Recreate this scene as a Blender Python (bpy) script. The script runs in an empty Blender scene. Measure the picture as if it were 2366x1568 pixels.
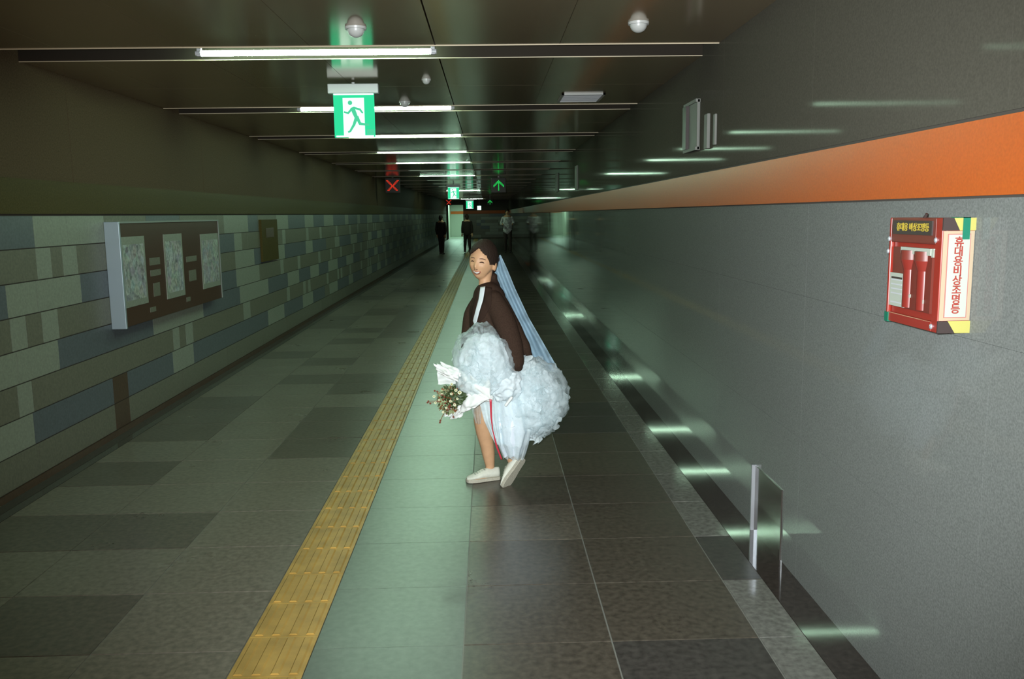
import bpy, bmesh, math, random
from mathutils import Vector, Matrix, noise, Euler
from math import sin, cos, pi, radians as R

S = bpy.context.scene
COL = S.collection
random.seed(7)

# ------------------------------------------------------------------ camera, world, lights, exposure
cam_d = bpy.data.cameras.new('camera'); cam = bpy.data.objects.new('camera', cam_d); COL.objects.link(cam)
cam_d.sensor_width = 36.0; cam_d.lens = 1992.66 / 2366 * 36.0; cam_d.clip_start = 0.05; cam_d.clip_end = 300
PITCH, YAW, ROLL = 0.14463, 0.02530, -0.01358
cy, sy, cp, sp = cos(YAW), sin(YAW), cos(PITCH), sin(PITCH)
fw = Vector((sy * cp, cy * cp, -sp)); rt0 = Vector((cy, -sy, 0)); up0 = rt0.cross(fw)
rt = rt0 * cos(ROLL) + up0 * sin(ROLL); up = up0 * cos(ROLL) - rt0 * sin(ROLL)
cam.matrix_world = Matrix(((rt.x, up.x, -fw.x, 0), (rt.y, up.y, -fw.y, 0), (rt.z, up.z, -fw.z, 1.65), (0, 0, 0, 1)))
S.camera = cam

w = bpy.data.worlds.new('world'); S.world = w; w.use_nodes = True
w.node_tree.nodes['Background'].inputs[0].default_value = (0.85, 0.54, 0.32, 1)
w.node_tree.nodes['Background'].inputs[1].default_value = 1.6

FLASH = 1180.0          # camera flash, just beside the lens
fl = bpy.data.lights.new('camera_flash', 'SPOT'); fl.energy = FLASH; fl.color = (0.86, 0.96, 1.0)
fl.shadow_soft_size = 0.03; fl.spot_size = R(84); fl.spot_blend = 0.9
flo = bpy.data.objects.new('camera_flash', fl); COL.objects.link(flo); flo.location = (-0.05, 0.02, 1.70)
flo.rotation_euler = Vector((0.10, 1.0, -0.10)).to_track_quat('-Z', 'Y').to_euler()
TUBE = 88.0            # fluorescent tube radiance
TUBE_COL = (0.62, 1.0, 0.70)

S.view_settings.view_transform = 'Standard'; S.view_settings.look = 'None'
S.view_settings.exposure = 0.0; S.view_settings.gamma = 1.0
S.view_settings.use_curve_mapping = False
S.cycles.transparent_max_bounces = 40
S.cycles.max_bounces = 8
S.cycles.sample_clamp_indirect = 4.0

# ------------------------------------------------------------------ materials
def mat(name, col, rough=0.6, spec=0.5, metal=0.0, nscale=0, namt=0.15, bump=0.0, bscale=None, rvar=0.0):
    m = bpy.data.materials.new(name); m.use_nodes = True; nt = m.node_tree
    b = nt.nodes['Principled BSDF']
    b.inputs['Base Color'].default_value = (*col, 1); b.inputs['Roughness'].default_value = rough
    b.inputs['Metallic'].default_value = metal; b.inputs['Specular IOR Level'].default_value = spec
    if nscale:
        tc = nt.nodes.new('ShaderNodeTexCoord'); n = nt.nodes.new('ShaderNodeTexNoise')
        n.inputs['Scale'].default_value = nscale; n.inputs['Detail'].default_value = 5
        nt.links.new(tc.outputs['Object'], n.inputs['Vector'])
        mx = nt.nodes.new('ShaderNodeMix'); mx.data_type = 'RGBA'
        rp = nt.nodes.new('ShaderNodeValToRGB'); rp.color_ramp.elements[0].position = 0.3; rp.color_ramp.elements[1].position = 0.7
        nt.links.new(n.outputs['Fac'], rp.inputs['Fac'])
        mx.inputs['A'].default_value = (*[max(0, c * (1 - namt)) for c in col], 1)
        mx.inputs['B'].default_value = (*[min(1, c * (1 + namt)) for c in col], 1)
        nt.links.new(rp.outputs['Color'], mx.inputs['Factor']); nt.links.new(mx.outputs['Result'], b.inputs['Base Color'])
        if rvar:
            n2 = nt.nodes.new('ShaderNodeTexNoise'); n2.inputs['Scale'].default_value = 2.3; n2.inputs['Detail'].default_value = 4
            nt.links.new(tc.outputs['Object'], n2.inputs['Vector'])
            mr = nt.nodes.new('ShaderNodeMapRange'); mr.inputs['From Min'].default_value = 0.3; mr.inputs['From Max'].default_value = 0.7
            mr.inputs['To Min'].default_value = rough - rvar; mr.inputs['To Max'].default_value = rough + rvar
            nt.links.new(n2.outputs['Fac'], mr.inputs['Value']); nt.links.new(mr.outputs['Result'], b.inputs['Roughness'])
    if bump:
        tc = nt.nodes.new('ShaderNodeTexCoord'); n = nt.nodes.new('ShaderNodeTexNoise'); n.inputs['Scale'].default_value = bscale or nscale or 60
        n.inputs['Detail'].default_value = 4
        nt.links.new(tc.outputs['Object'], n.inputs['Vector'])
        bp = nt.nodes.new('ShaderNodeBump'); bp.inputs['Strength'].default_value = bump; bp.inputs['Distance'].default_value = 0.01
        nt.links.new(n.outputs['Fac'], bp.inputs['Height']); nt.links.new(bp.outputs['Normal'], b.inputs['Normal'])
    return m

def emit(name, col, st):
    m = bpy.data.materials.new(name); m.use_nodes = True; nt = m.node_tree; nt.nodes.clear()
    e = nt.nodes.new('ShaderNodeEmission'); e.inputs[0].default_value = (*col, 1); e.inputs[1].default_value = st
    o = nt.nodes.new('ShaderNodeOutputMaterial'); nt.links.new(e.outputs[0], o.inputs[0]); return m

def tulle(name, col, opac, trans=0.45):
    m = bpy.data.materials.new(name); m.use_nodes = True; nt = m.node_tree; nt.nodes.clear()
    d = nt.nodes.new('ShaderNodeBsdfDiffuse'); d.inputs[0].default_value = (*col, 1)
    t = nt.nodes.new('ShaderNodeBsdfTranslucent'); t.inputs[0].default_value = (*col, 1)
    mx = nt.nodes.new('ShaderNodeMixShader'); mx.inputs[0].default_value = trans
    nt.links.new(d.outputs[0], mx.inputs[1]); nt.links.new(t.outputs[0], mx.inputs[2])
    tr = nt.nodes.new('ShaderNodeBsdfTransparent'); m2 = nt.nodes.new('ShaderNodeMixShader')
    tc = nt.nodes.new('ShaderNodeTexCoord'); n = nt.nodes.new('ShaderNodeTexNoise'); n.inputs['Scale'].default_value = 14; n.inputs['Detail'].default_value = 6
    nt.links.new(tc.outputs['Object'], n.inputs['Vector'])
    mr = nt.nodes.new('ShaderNodeMapRange'); mr.inputs['From Min'].default_value = 0.35; mr.inputs['From Max'].default_value = 0.65
    mr.inputs['To Min'].default_value = max(0, opac - 0.18); mr.inputs['To Max'].default_value = min(1, opac + 0.18)
    nt.links.new(n.outputs['Fac'], mr.inputs['Value']); nt.links.new(mr.outputs['Result'], m2.inputs[0])
    nt.links.new(tr.outputs[0], m2.inputs[1]); nt.links.new(mx.outputs[0], m2.inputs[2])
    o = nt.nodes.new('ShaderNodeOutputMaterial'); nt.links.new(m2.outputs[0], o.inputs[0]); return m

M = {}
M['granite_a'] = mat('dark granite', (0.070, 0.058, 0.043), 0.30, 0.5, nscale=35, namt=0.35, rvar=0.03)
M['granite_b'] = mat('mid granite', (0.105, 0.088, 0.066), 0.30, 0.5, nscale=35, namt=0.35, rvar=0.03)
M['granite_c'] = mat('darkest granite', (0.050, 0.044, 0.038), 0.34, 0.5, nscale=35, namt=0.35, rvar=0.05)
M['granite_d'] = mat('light brown granite', (0.165, 0.145, 0.110), 0.30, 0.5, nscale=35, namt=0.3, rvar=0.03)
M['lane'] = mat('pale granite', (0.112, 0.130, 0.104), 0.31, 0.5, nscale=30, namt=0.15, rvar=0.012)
M['border'] = mat('border granite', (0.15, 0.145, 0.125), 0.10, 0.5, nscale=35, namt=0.3)
M['grout'] = mat('grout', (0.17, 0.165, 0.14), 0.6)
M['gutter'] = mat('polished black stone', (0.040, 0.032, 0.027), 0.05, 0.55, nscale=40, namt=0.3)
M['yellow'] = mat('yellow rubber', (0.40, 0.245, 0.055), 0.45, 0.4, nscale=9, namt=0.2)
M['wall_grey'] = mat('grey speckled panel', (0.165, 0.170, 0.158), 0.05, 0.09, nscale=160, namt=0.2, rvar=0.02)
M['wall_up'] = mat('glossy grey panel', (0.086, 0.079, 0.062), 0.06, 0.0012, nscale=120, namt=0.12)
M['orange'] = mat('orange panel', (0.44, 0.092, 0.014), 0.35, 0.12, nscale=120, namt=0.1)
M['olive'] = mat('dark olive panel', (0.080, 0.062, 0.020), 0.5, 0.03, nscale=90, namt=0.2)
M['up_left'] = mat('dark glossy panel', (0.115, 0.080, 0.048), 0.6, 0.01, nscale=90, namt=0.2)
M['tile_l'] = mat('pale grey wall tile', (0.27, 0.29, 0.235), 0.42, 0.45, nscale=60, namt=0.12)
M['tile_m'] = mat('mid grey wall tile', (0.165, 0.16, 0.12), 0.42, 0.45, nscale=60, namt=0.15)
M['tile_b'] = mat('slate blue wall tile', (0.115, 0.130, 0.145), 0.42, 0.45, nscale=60, namt=0.15)
M['tile_n'] = mat('brown wall tile', (0.085, 0.050, 0.030), 0.45, 0.45, nscale=60, namt=0.2)
M['joint'] = mat('dark joint', (0.06, 0.05, 0.04), 0.8)
M['ceil'] = mat('bronze grey ceiling panel', (0.36, 0.27, 0.17), 0.14, 0.5, metal=0.6, nscale=100, namt=0.15)
M['slot'] = mat('dark ceiling slot', (0.030, 0.024, 0.018), 0.9, 0.1)
M['lip'] = mat('metal slot lip', (0.55, 0.46, 0.32), 0.5)
M['white_pl'] = mat('white plastic', (0.42, 0.42, 0.40), 0.35)
M['grey_pl'] = mat('grey plastic', (0.45, 0.45, 0.47), 0.35)
M['bracket'] = mat('pale bracket paint', (0.20, 0.20, 0.18), 0.6, 0.2)
M['metal'] = mat('brushed metal', (0.62, 0.64, 0.68), 0.3, metal=0.7)
M['alu'] = mat('pale aluminium', (0.34, 0.41, 0.46), 0.4, metal=0.2)
M['dark'] = mat('dark brown board', (0.075, 0.036, 0.022), 0.35)
M['rail'] = mat('dull rail', (0.24, 0.26, 0.24), 0.5)
M['hatch'] = mat('dark glossy hatch', (0.045, 0.036, 0.030), 0.12, nscale=50, namt=0.2)
M['tube'] = emit('lit tube', TUBE_COL, TUBE)
M['tube_dim'] = emit('dim tube', (0.70, 1.0, 0.72), 0.22)
M['tube_off'] = mat('unlit tube', (0.30, 0.32, 0.28), 0.3)
M['ex_green'] = emit('exit green', (0.035, 0.80, 0.36), 0.98)
M['ex_white'] = emit('exit white', (0.62, 1.0, 0.80), 1.6)
M['ex_pic'] = emit('exit pictogram green', (0.10, 0.80, 0.42), 0.85)
M['led_red'] = emit('red led', (0.75, 0.045, 0.02), 0.8)
M['led_green'] = emit('green led', (0.02, 0.65, 0.10), 0.9)
M['red'] = mat('red plastic', (0.17, 0.018, 0.012), 0.35, nscale=0)
M['red_deep'] = mat('deep red casing', (0.25, 0.022, 0.013), 0.3)
M['brownred'] = mat('dark red recess', (0.13, 0.022, 0.014), 0.45)
M['cream'] = mat('cream label', (0.36, 0.27, 0.18), 0.5)
M['white_lab'] = mat('white label', (0.35, 0.37, 0.31), 0.7, 0.1)
M['blackp'] = mat('black print', (0.035, 0.022, 0.020), 0.5)
M['yel'] = mat('yellow print', (0.37, 0.33, 0.085), 0.5)
M['yeltxt'] = mat('dull yellow lettering', (0.42, 0.30, 0.03), 0.5)
M['redtxt'] = mat('red lettering', (0.26, 0.035, 0.025), 0.5)
M['pinkline'] = mat('pink frame line', (0.34, 0.13, 0.11), 0.5)
M['tape'] = mat('green tape', (0.006, 0.13, 0.075), 0.4)
M['skin'] = mat('skin', (0.58, 0.335, 0.185), 0.5, 0.35, nscale=25, namt=0.06)
M['face_skin'] = M['skin']
M['hair'] = mat('black brown hair', (0.026, 0.016, 0.011), 0.65, 0.2, bump=0.4, bscale=90)
M['blazer'] = mat('dark blazer wool', (0.044, 0.026, 0.018), 0.95, 0.08, nscale=140, namt=0.2)
M['lapel'] = mat('blazer lapel', (0.036, 0.021, 0.015), 0.9, 0.1)
M['shirt'] = mat('white top', (0.70, 0.76, 0.78), 0.8, 0.2)
M['satin'] = mat('white satin underskirt', (0.80, 0.87, 0.95), 0.55, 0.3, bump=0.2, bscale=12)
M['tulle'] = tulle('white tulle', (0.86, 0.95, 0.96), 0.66, 0.25)
M['tulle_core'] = tulle('dense tulle', (0.86, 0.945, 0.975), 0.92, 0.15)
M['tulle_thin'] = tulle('thin tulle edge', (0.85, 0.94, 0.96), 0.34)
M['veil'] = tulle('veil tulle', (0.50, 0.68, 0.82), 0.72)
M['shoe'] = mat('white canvas', (0.66, 0.66, 0.56), 0.7, nscale=40, namt=0.06)
M['sole'] = mat('cream rubber sole', (0.45, 0.42, 0.33), 0.7, nscale=60, namt=0.1, bump=0.5, bscale=90)
M['paper'] = mat('white wrapping paper', (0.80, 0.82, 0.78), 0.6, nscale=10, namt=0.05)
M['leaf'] = mat('dark leaf', (0.045, 0.075, 0.022), 0.55, nscale=20, namt=0.4)
M['leaf2'] = mat('pale sprig', (0.30, 0.34, 0.17), 0.6, nscale=20, namt=0.3)
M['leaf3'] = mat('rusty sprig', (0.26, 0.10, 0.04), 0.6, nscale=20, namt=0.3)
M['petal'] = mat('cream petal', (0.70, 0.70, 0.50), 0.6)
M['berry'] = mat('red berry', (0.20, 0.045, 0.022), 0.4)
M['ribbon'] = mat('red ribbon', (0.55, 0.035, 0.06), 0.4)
M['lip_c'] = mat('lips', (0.36, 0.13, 0.085), 0.6)
M['teeth'] = mat('teeth', (0.80, 0.76, 0.68), 0.3)
M['dark_eye'] = mat('dark eye', (0.07, 0.035, 0.022), 0.9, 0.05)
M['brow'] = mat('eyebrow', (0.15, 0.075, 0.045), 0.8)
M['map'] = None

def map_mat():
    m = bpy.data.materials.new('printed notice'); m.use_nodes = True; nt = m.node_tree; b = nt.nodes['Principled BSDF']
    tc = nt.nodes.new('ShaderNodeTexCoord'); v = nt.nodes.new('ShaderNodeTexVoronoi'); v.inputs['Scale'].default_value = 16
    n = nt.nodes.new('ShaderNodeTexNoise'); n.inputs['Scale'].default_value = 30; n.inputs['Detail'].default_value = 6
    nt.links.new(tc.outputs['Object'], v.inputs['Vector']); nt.links.new(tc.outputs['Object'], n.inputs['Vector'])
    r = nt.nodes.new('ShaderNodeValToRGB'); e = r.color_ramp.elements
    e[0].position = 0.36; e[0].color = (0.06, 0.09, 0.12, 1); e[1].position = 0.62; e[1].color = (0.36, 0.42, 0.38, 1)
    nt.links.new(n.outputs['Fac'], r.inputs['Fac'])
    mx = nt.nodes.new('ShaderNodeMix'); mx.data_type = 'RGBA'; mx.inputs['Factor'].default_value = 0.25
    nt.links.new(r.outputs['Color'], mx.inputs['A']); nt.links.new(v.outputs['Color'], mx.inputs['B'])
    hs = nt.nodes.new('ShaderNodeHueSaturation'); hs.inputs['Saturation'].default_value = 0.3
    nt.links.new(mx.outputs['Result'], hs.inputs['Color']); nt.links.new(hs.outputs['Color'], b.inputs['Base Color'])
    b.inputs['Roughness'].default_value = 0.4; return m
M['map'] = map_mat()

# ------------------------------------------------------------------ mesh helpers
class MB:
    def __init__(s): s.v = []; s.f = []; s.m = []; s.mats = []; s.sm = []
    def mi(s, m):
        if m not in s.mats: s.mats.append(m)
        return s.mats.index(m)
    def add(s, vs, fs, m, smooth=False):
        o = len(s.v); s.v += [tuple(v) for v in vs]; i = s.mi(m)
        for f in fs: s.f.append([o + k for k in f]); s.m.append(i); s.sm.append(smooth)
    def box(s, x0, x1, y0, y1, z0, z1, m):
        s.add([(x0, y0, z0), (x1, y0, z0), (x1, y1, z0), (x0, y1, z0), (x0, y0, z1), (x1, y0, z1), (x1, y1, z1), (x0, y1, z1)],
              [(0, 3, 2, 1), (4, 5, 6, 7), (0, 1, 5, 4), (1, 2, 6, 5), (2, 3, 7, 6), (3, 0, 4, 7)], m)
    def prism(s, pts, axis, a, b, m):
        # pts: 2D outline in the other two axes, extruded along axis from a to b
        n = len(pts)
        def mk(p, t):
            return (t, p[0], p[1]) if axis == 0 else ((p[0], t, p[1]) if axis == 1 else (p[0], p[1], t))
        vs = [mk(p, a) for p in pts] + [mk(p, b) for p in pts]
        fs = [tuple(range(n)), tuple(range(2 * n - 1, n - 1, -1))] + [(i, n + i, n + (i + 1) % n, (i + 1) % n) for i in range(n)]
        s.add(vs, fs, m)
    def cyl(s, p0, p1, r0, r1, m, seg=16, smooth=True):
        p0 = Vector(p0); p1 = Vector(p1); d = (p1 - p0).normalized()
        a = d.orthogonal().normalized(); b = d.cross(a); vs = []
        for p, r in ((p0, r0), (p1, r1)):
            for i in range(seg): t = 2 * pi * i / seg; vs.append(p + (a * cos(t) + b * sin(t)) * r)
        fs = [(i, (i + 1) % seg, seg + (i + 1) % seg, seg + i) for i in range(seg)]
        s.add(vs, fs, m, smooth); s.add(vs[:seg], [tuple(range(seg - 1, -1, -1))], m); s.add(vs[seg:], [tuple(range(seg))], m)
    def ell(s, c, r, m, nu=20, nv=12, rot=None, z0=-1, z1=1):
        c = Vector(c); vs = []; fs = []
        t0, t1 = math.asin(z0), math.asin(z1)
        for j in range(nv + 1):
            t = t0 + (t1 - t0) * j / nv
            for i in range(nu):
                a = 2 * pi * i / nu; p = Vector((r[0] * cos(t) * cos(a), r[1] * cos(t) * sin(a), r[2] * sin(t)))
                if rot: p = rot @ p
                vs.append(c + p)
        for j in range(nv):
            for i in range(nu): fs.append((j * nu + i, j * nu + (i + 1) % nu, (j + 1) * nu + (i + 1) % nu, (j + 1) * nu + i))
        s.add(vs, fs, m, True)
    def limb(s, pts, rad, m, seg=18, sub=5, flat=None):
        """tapered tube through points, rad = radius or (across, depth) per point, round ends"""
        P = [Vector(p) for p in pts]; Q = [(r, r) if not isinstance(r, (tuple, list)) else r for r in rad]
        def cr(a, b, c, d, t): return 0.5 * ((2 * b) + (-a + c) * t + (2 * a - 5 * b + 4 * c - d) * t * t + (-a + 3 * b - 3 * c + d) * t ** 3)
        C = []; RR = []
        n = len(P)
        for i in range(n - 1):
            a = P[max(i - 1, 0)]; b = P[i]; c = P[i + 1]; d = P[min(i + 2, n - 1)]
            for k in range(sub):
                t = k / sub; C.append(cr(a, b, c, d, t)); u = t * t * (3 - 2 * t)
                RR.append(tuple(Q[i][q] * (1 - u) + Q[i + 1][q] * u for q in (0, 1)))
        C.append(P[-1]); RR.append(Q[-1])
        # end caps
        t0 = (C[0] - C[1]).normalized(); t1 = (C[-1] - C[-2]).normalized()
        capC0 = []; capC1 = []
        for q in (0.97, 0.8, 0.5):
            h = math.sqrt(1 - q * q)
            capC0.append((C[0] + t0 * h * min(RR[0]), tuple(x * q for x in RR[0])))
            capC1.append((C[-1] + t1 * h * min(RR[-1]), tuple(x * q for x in RR[-1])))
        seq = list(reversed(capC0)) + list(zip(C, RR)) + capC1
        vs = []; ring = []
        for i, (c, r) in enumerate(seq):
            a = seq[max(i - 1, 0)][0]; b = seq[min(i + 1, len(seq) - 1)][0]; tg = (b - a).normalized()
            dep = Vector((0, 1, 0)); dep = dep - tg * dep.dot(tg)
            if dep.length < 0.15: dep = Vector((0, 0, 1)) - tg * tg.z
            dep.normalize(); ac = tg.cross(dep)
            for k in range(seg): th = 2 * pi * k / seg; vs.append(c + ac * r[0] * cos(th) + dep * r[1] * sin(th))
        fs = []
        L = len(seq)
        for j in range(L - 1):
            for k in range(seg): fs.append((j * seg + k, j * seg + (k + 1) % seg, (j + 1) * seg + (k + 1) % seg, (j + 1) * seg + k))
        fs.append(tuple(range(seg - 1, -1, -1))); fs.append(tuple((L - 1) * seg + k for k in range(seg)))
        s.add(vs, fs, m, True)
    def build(s, name, parent=None, loc=None):
        me = bpy.data.meshes.new(name); me.from_pydata(s.v, [], s.f)
        for m in s.mats: me.materials.append(M[m] if isinstance(m, str) else m)
        me.polygons.foreach_set('material_index', s.m); me.polygons.foreach_set('use_smooth', s.sm)
        me.update()
        o = bpy.data.objects.new(name, me); COL.objects.link(o)
        if parent: o.parent = parent
        if loc: o.location = loc
        return o

def tag(o, label=None, cat=None, group=None, kind=None):
    if label: o['label'] = label
    if cat: o['category'] = cat
    if group: o['group'] = group
    if kind: o['kind'] = kind
    return o
def empty(name, loc=(0, 0, 0), **k):
    o = bpy.data.objects.new(name, None); o.empty_display_size = 0.1; COL.objects.link(o); o.location = loc; tag(o, **k); return o
def struct(o): o['kind'] = 'structure'; return o
def bevel(o, w, seg=2):
    b = o.modifiers.new('bevel', 'BEVEL'); b.width = w; b.segments = seg; b.limit_method = 'ANGLE'; return o
def remesh(o, vox, smooth=4, it=None):
    r = o.modifiers.new('remesh', 'REMESH'); r.mode = 'VOXEL'; r.voxel_size = vox; r.use_smooth_shade = True
    sm = o.modifiers.new('smooth', 'SMOOTH'); sm.factor = 0.5; sm.iterations = smooth; return o

XL, XR, ZC = -2.878, 1.364, 2.62
Y0, Y1 = -2.2, 60.0
GL, GR = XL + 0.15, 1.213

# ------------------------------------------------------------------ structure: floor
cols = [-2.7275, -2.1325, -1.555, -0.9775, -0.7025, -0.125, 0.4525, 1.03, 1.213]
TY = 0.535
f = MB(); f.box(XL, XR, Y0, Y1, -0.10, -0.004, 'grout')
ny0 = int(math.floor((Y0 - 3.14) / TY)); ny1 = int(math.ceil((Y1 - 3.14) / TY))
for c in range(len(cols) - 1):
    x0, x1 = cols[c], cols[c + 1]
    for k in range(ny0, ny1):
        a = max(Y0, 3.14 + k * TY); b = min(Y1, a + TY if a > Y0 else 3.14 + (k + 1) * TY)
        if b <= a: continue
        g = 0.0035
        if c == 3: m = 'granite_a'; g = 0
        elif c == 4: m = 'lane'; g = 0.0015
        elif c == 7: m = 'granite_c' if k == 1 else 'border'
        else:
            m = random.choice(['granite_a', 'granite_a', 'granite_b'])
            if c in (5, 6) and k in (0, 1, -1): m = 'granite_a'
            if c == 6 and k in (-1, 6, 7): m = 'granite_c'
            if c <= 2: m = random.choice(['granite_b', 'granite_d', 'granite_d'])
        f.box(x0 + g, x1 - g, a + g, b - g, -0.02, 0, m)
f.box(GR, XR, Y0, Y1, -0.02, 0, 'gutter'); f.box(XL, GL, Y0, Y1, -0.02, 0, 'gutter')
struct(f.build('floor'))

# ------------------------------------------------------------------ structure: left tiled wall
wl = MB(); wl.box(XL - 0.2, XL - 0.006, Y0, Y1, 0, 1.69, 'joint')
rows = {
 0: [(4.2, 'l'), (5.58, 'b'), (6.02, 'l'), (6.6, 'l'), (7.4, 'm'), (8.2, 'b'), (9.3, 'm'), (9.55, 'm'), (10.5, 'l'), (10.95, 'b'), (11.9, 'm'), (12.6, 'l')],
 1: [(4.6, 'l'), (5.58, 'm'), (5.77, 'l'), (5.92, 'm'), (6.13, 'l'), (7.6, 'm'), (9.3, 'm'), (9.9, 'b'), (10.2, 'l'), (10.45, 'm'), (12.2, 'm')],
 2: [(4.4, 'm'), (5.20, 'b'), (5.55, 'l'), (6.15, 'l'), (7.3, 'b'), (8.7, 'l'), (9.9, 'm'), (10.7, 'l'), (11.6, 'b'), (12.3, 'l')],
 3: [(4.5, 'l'), (5.21, 'm'), (5.39, 'l'), (5.58, 'm'), (5.79, 'l'), (7.8, 'm'), (9.3, 'm'), (9.9, 'b'), (10.9, 'l'), (12, 'm')],
 4: [(4.7, 'b'), (5.25, 'l'), (5.76, 'l'), (7.39, 'b'), (8.70, 'l'), (10.0, 'b'), (11.3, 'l'), (12.4, 'b')],
 5: [(4.6, 'm'), (5.22, 'm'), (5.39, 'l'), (7.83, 'm'), (7.99, 'l'), (8.16, 'm'), (8.36, 'l'), (10.1, 'm'), (10.4, 'l'), (12.3, 'm')],
 6: [(4.7, 'b'), (5.37, 'l'), (6.53, 'b'), (6.80, 'n'), (7.79, 'b'), (8.34, 'l'), (11.2, 'b'), (12.1, 'l')],
 7: [(4.5, 'm'), (5.4, 'm'), (6.53, 'm'), (6.80, 'n'), (8.0, 'm'), (9.4, 'm'), (10.9, 'm'), (12.2, 'm')],
}
rnd = random.Random(3)
for r in range(8):
    z1 = 1.68 - 0.204 * r; z0 = z1 - 0.204; y = Y0
    seq = list(rows[r]); y_ = seq[-1][0]; k = 0; prev = seq[-1][1]
    pre = []; yy = Y0
    while yy < seq[0][0] - 0.9:
        yy += rnd.uniform(0.4, 0.9); pre.append((yy, 'b' if prev == 'l' else ('l' if r % 2 == 0 else 'm')))
    while y_ < Y1:
        if r == 7: y_ += rnd.uniform(0.9, 1.6); c = 'm'
        elif r % 2 == 0:
            c = {'l': 'b', 'b': 'm' if rnd.random() < 0.3 else 'l', 'm': 'l', 'n': 'b'}[prev]; y_ += rnd.uniform(0.8, 1.5) if c == 'b' else rnd.uniform(0.4, 1.0)
        else:
            c = 'm' if prev == 'l' else 'l'; y_ += rnd.choice([0.18, 0.9, 1.4]) if c == 'm' else 0.19
        prev = c; seq.append((min(y_, Y1), c))
    for (ye, c) in pre + seq:
        if ye > y: wl.box(XL - 0.008, XL, y + 0.002, ye - 0.002, z0 + 0.004, z1 - 0.004, 'tile_' + c)
        y = ye
struct(wl.build('wall_left'))
bl = MB(); bl.box(XL - 0.01, XL + 0.006, Y0, Y1, 0.0, 0.046, 'tile_n'); struct(bl.build('baseboard_left'))
b2 = MB(); b2.box(XL - 0.2, XL + 0.012, Y0, Y1, 1.69, 1.905, 'olive'); struct(b2.build('trim_1'))
ul = MB()
y = Y0
while y < Y1:
    e = min(y + 2.79, Y1); ul.box(XL - 0.2, XL, y + 0.003, e - 0.003, 1.905, ZC + 0.1, 'up_left'); y = e
struct(ul.build('wall_left_upper'))

# ------------------------------------------------------------------ structure: right wall
wr = MB(); wr.box(XR + 0.004, XR + 0.2, Y0, Y1, 0, ZC + 0.1, 'joint')
y = Y0 + 0.3
ys = [Y0]
while y < Y1: ys.append(y); y += 1.395
ys.append(Y1)
for a, b in zip(ys[:-1], ys[1:]):
    wr.box(XR, XR + 0.02, a + 0.0004, b - 0.0004, 0, 0.6492, 'wall_grey'); wr.box(XR, XR + 0.02, a + 0.0004, b - 0.0004, 0.65, 1.2793, 'wall_grey')
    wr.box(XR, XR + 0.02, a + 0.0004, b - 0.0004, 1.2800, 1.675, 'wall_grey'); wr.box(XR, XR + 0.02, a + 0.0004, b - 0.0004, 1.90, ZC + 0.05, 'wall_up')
struct(wr.build('wall_right'))
b3 = MB()
for a, b in zip(ys[:-1:2], ys[2::2] + ([] if len(ys) % 2 else [ys[-1]])): b3.box(XR - 0.012, XR + 0.05, a, b, 1.682, 1.888, 'orange')
struct(b3.build('trim_2'))

# ------------------------------------------------------------------ structure: ceiling with cross slots
SL0, SP = 5.19, 2.79
ce = MB(); ce.box(XL, XR, Y0, Y1 + 8, ZC + 0.09, ZC + 0.2, 'slot')
cx = [XL, -2.45, -1.73, -1.01, -0.29, 0.43, XR]
slots = []
s0 = SL0 - SP * 3
while s0 < Y1: slots.append(s0); s0 += SP
prev = Y0
for s0 in slots + [Y1 + 8]:
    a, b = prev, min(s0, Y1 + 8)
    if b > a:
        mid = [a, b] if b - a < 1.6 else [a, (a + b) / 2, b]
        if b - a > 5: mid = [a, b]
        for p, q in zip(mid[:-1], mid[1:]):
            for i in range(len(cx) - 1):
                g = 0.004 if i in (4,) else 0.0012
                g2 = 0.004 if i == 3 else 0.0012
                ce.box(cx[i] + g, cx[i + 1] - g2, p + 0.002, q - 0.002, ZC, ZC + 0.02, 'ceil')
    if s0 < Y1 - 1:
        for q_ in (s0, s0 + 0.40):
            ce.box(XL, XR, q_, q_ + 0.008, ZC - 0.004, ZC + 0.001, 'lip'); ce.box(XL, XR, q_ - 0.001 if q_ > s0 else q_ + 0.002, q_ + 0.009, ZC + 0.001, ZC + 0.09, 'slot')
    prev = s0 + 0.408
struct(ce.build('ceiling'))

# ------------------------------------------------------------------ structure: far end with a lit opening on the left
ew = MB()
OX0, OX1 = -2.75, -1.72
def tilewall(mb, x0, x1, y, seed):
    r_ = random.Random(seed)
    for r in range(8):
        z1 = 1.68 - 0.204 * r; x = x0
        while x < x1:
            e = min(x1, x + r_.choice([0.3, 0.6, 0.9])); mb.box(x + 0.003, e - 0.003, y - 0.01, y, z1 - 0.2, z1 - 0.004, 'tile_' + r_.choice('llmmb')); x = e
ew.box(OX1, XR, Y1, Y1 + 0.2, 0, ZC, 'joint'); ew.box(XL, OX0, Y1, Y1 + 0.2, 0, ZC, 'joint'); ew.box(OX0, OX1, Y1, Y1 + 0.2, 2.3, ZC, 'joint')
tilewall(ew, OX1, XR, Y1, 5); ew.box(OX1, XR, Y1 - 0.015, Y1, 1.69, 1.9, 'orange')
struct(ew.build('wall_end'))
rb = MB()
rb.box(XL, 0, Y1 + 7, Y1 + 7.2, 0, ZC, 'tile_l'); rb.box(XL, 0, Y1 + 6.97, Y1 + 7.01, 1.69, 1.9, 'orange')
rb.box(XL - 0.2, XL, Y1, Y1 + 7.2, 0, ZC, 'tile_l'); rb.box(0, 0.2, Y1 + 0.2, Y1 + 7.2, 0, ZC, 'tile_l'); rb.box(XL, 0, Y1, Y1 + 7.2, -0.1, 0, 'lane')
struct(rb.build('wall_lobby'))
al = bpy.data.lights.new('lobby_light', 'AREA'); al.energy = 300; al.size = 2.2; al.color = (0.55, 1.0, 0.75)
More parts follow.
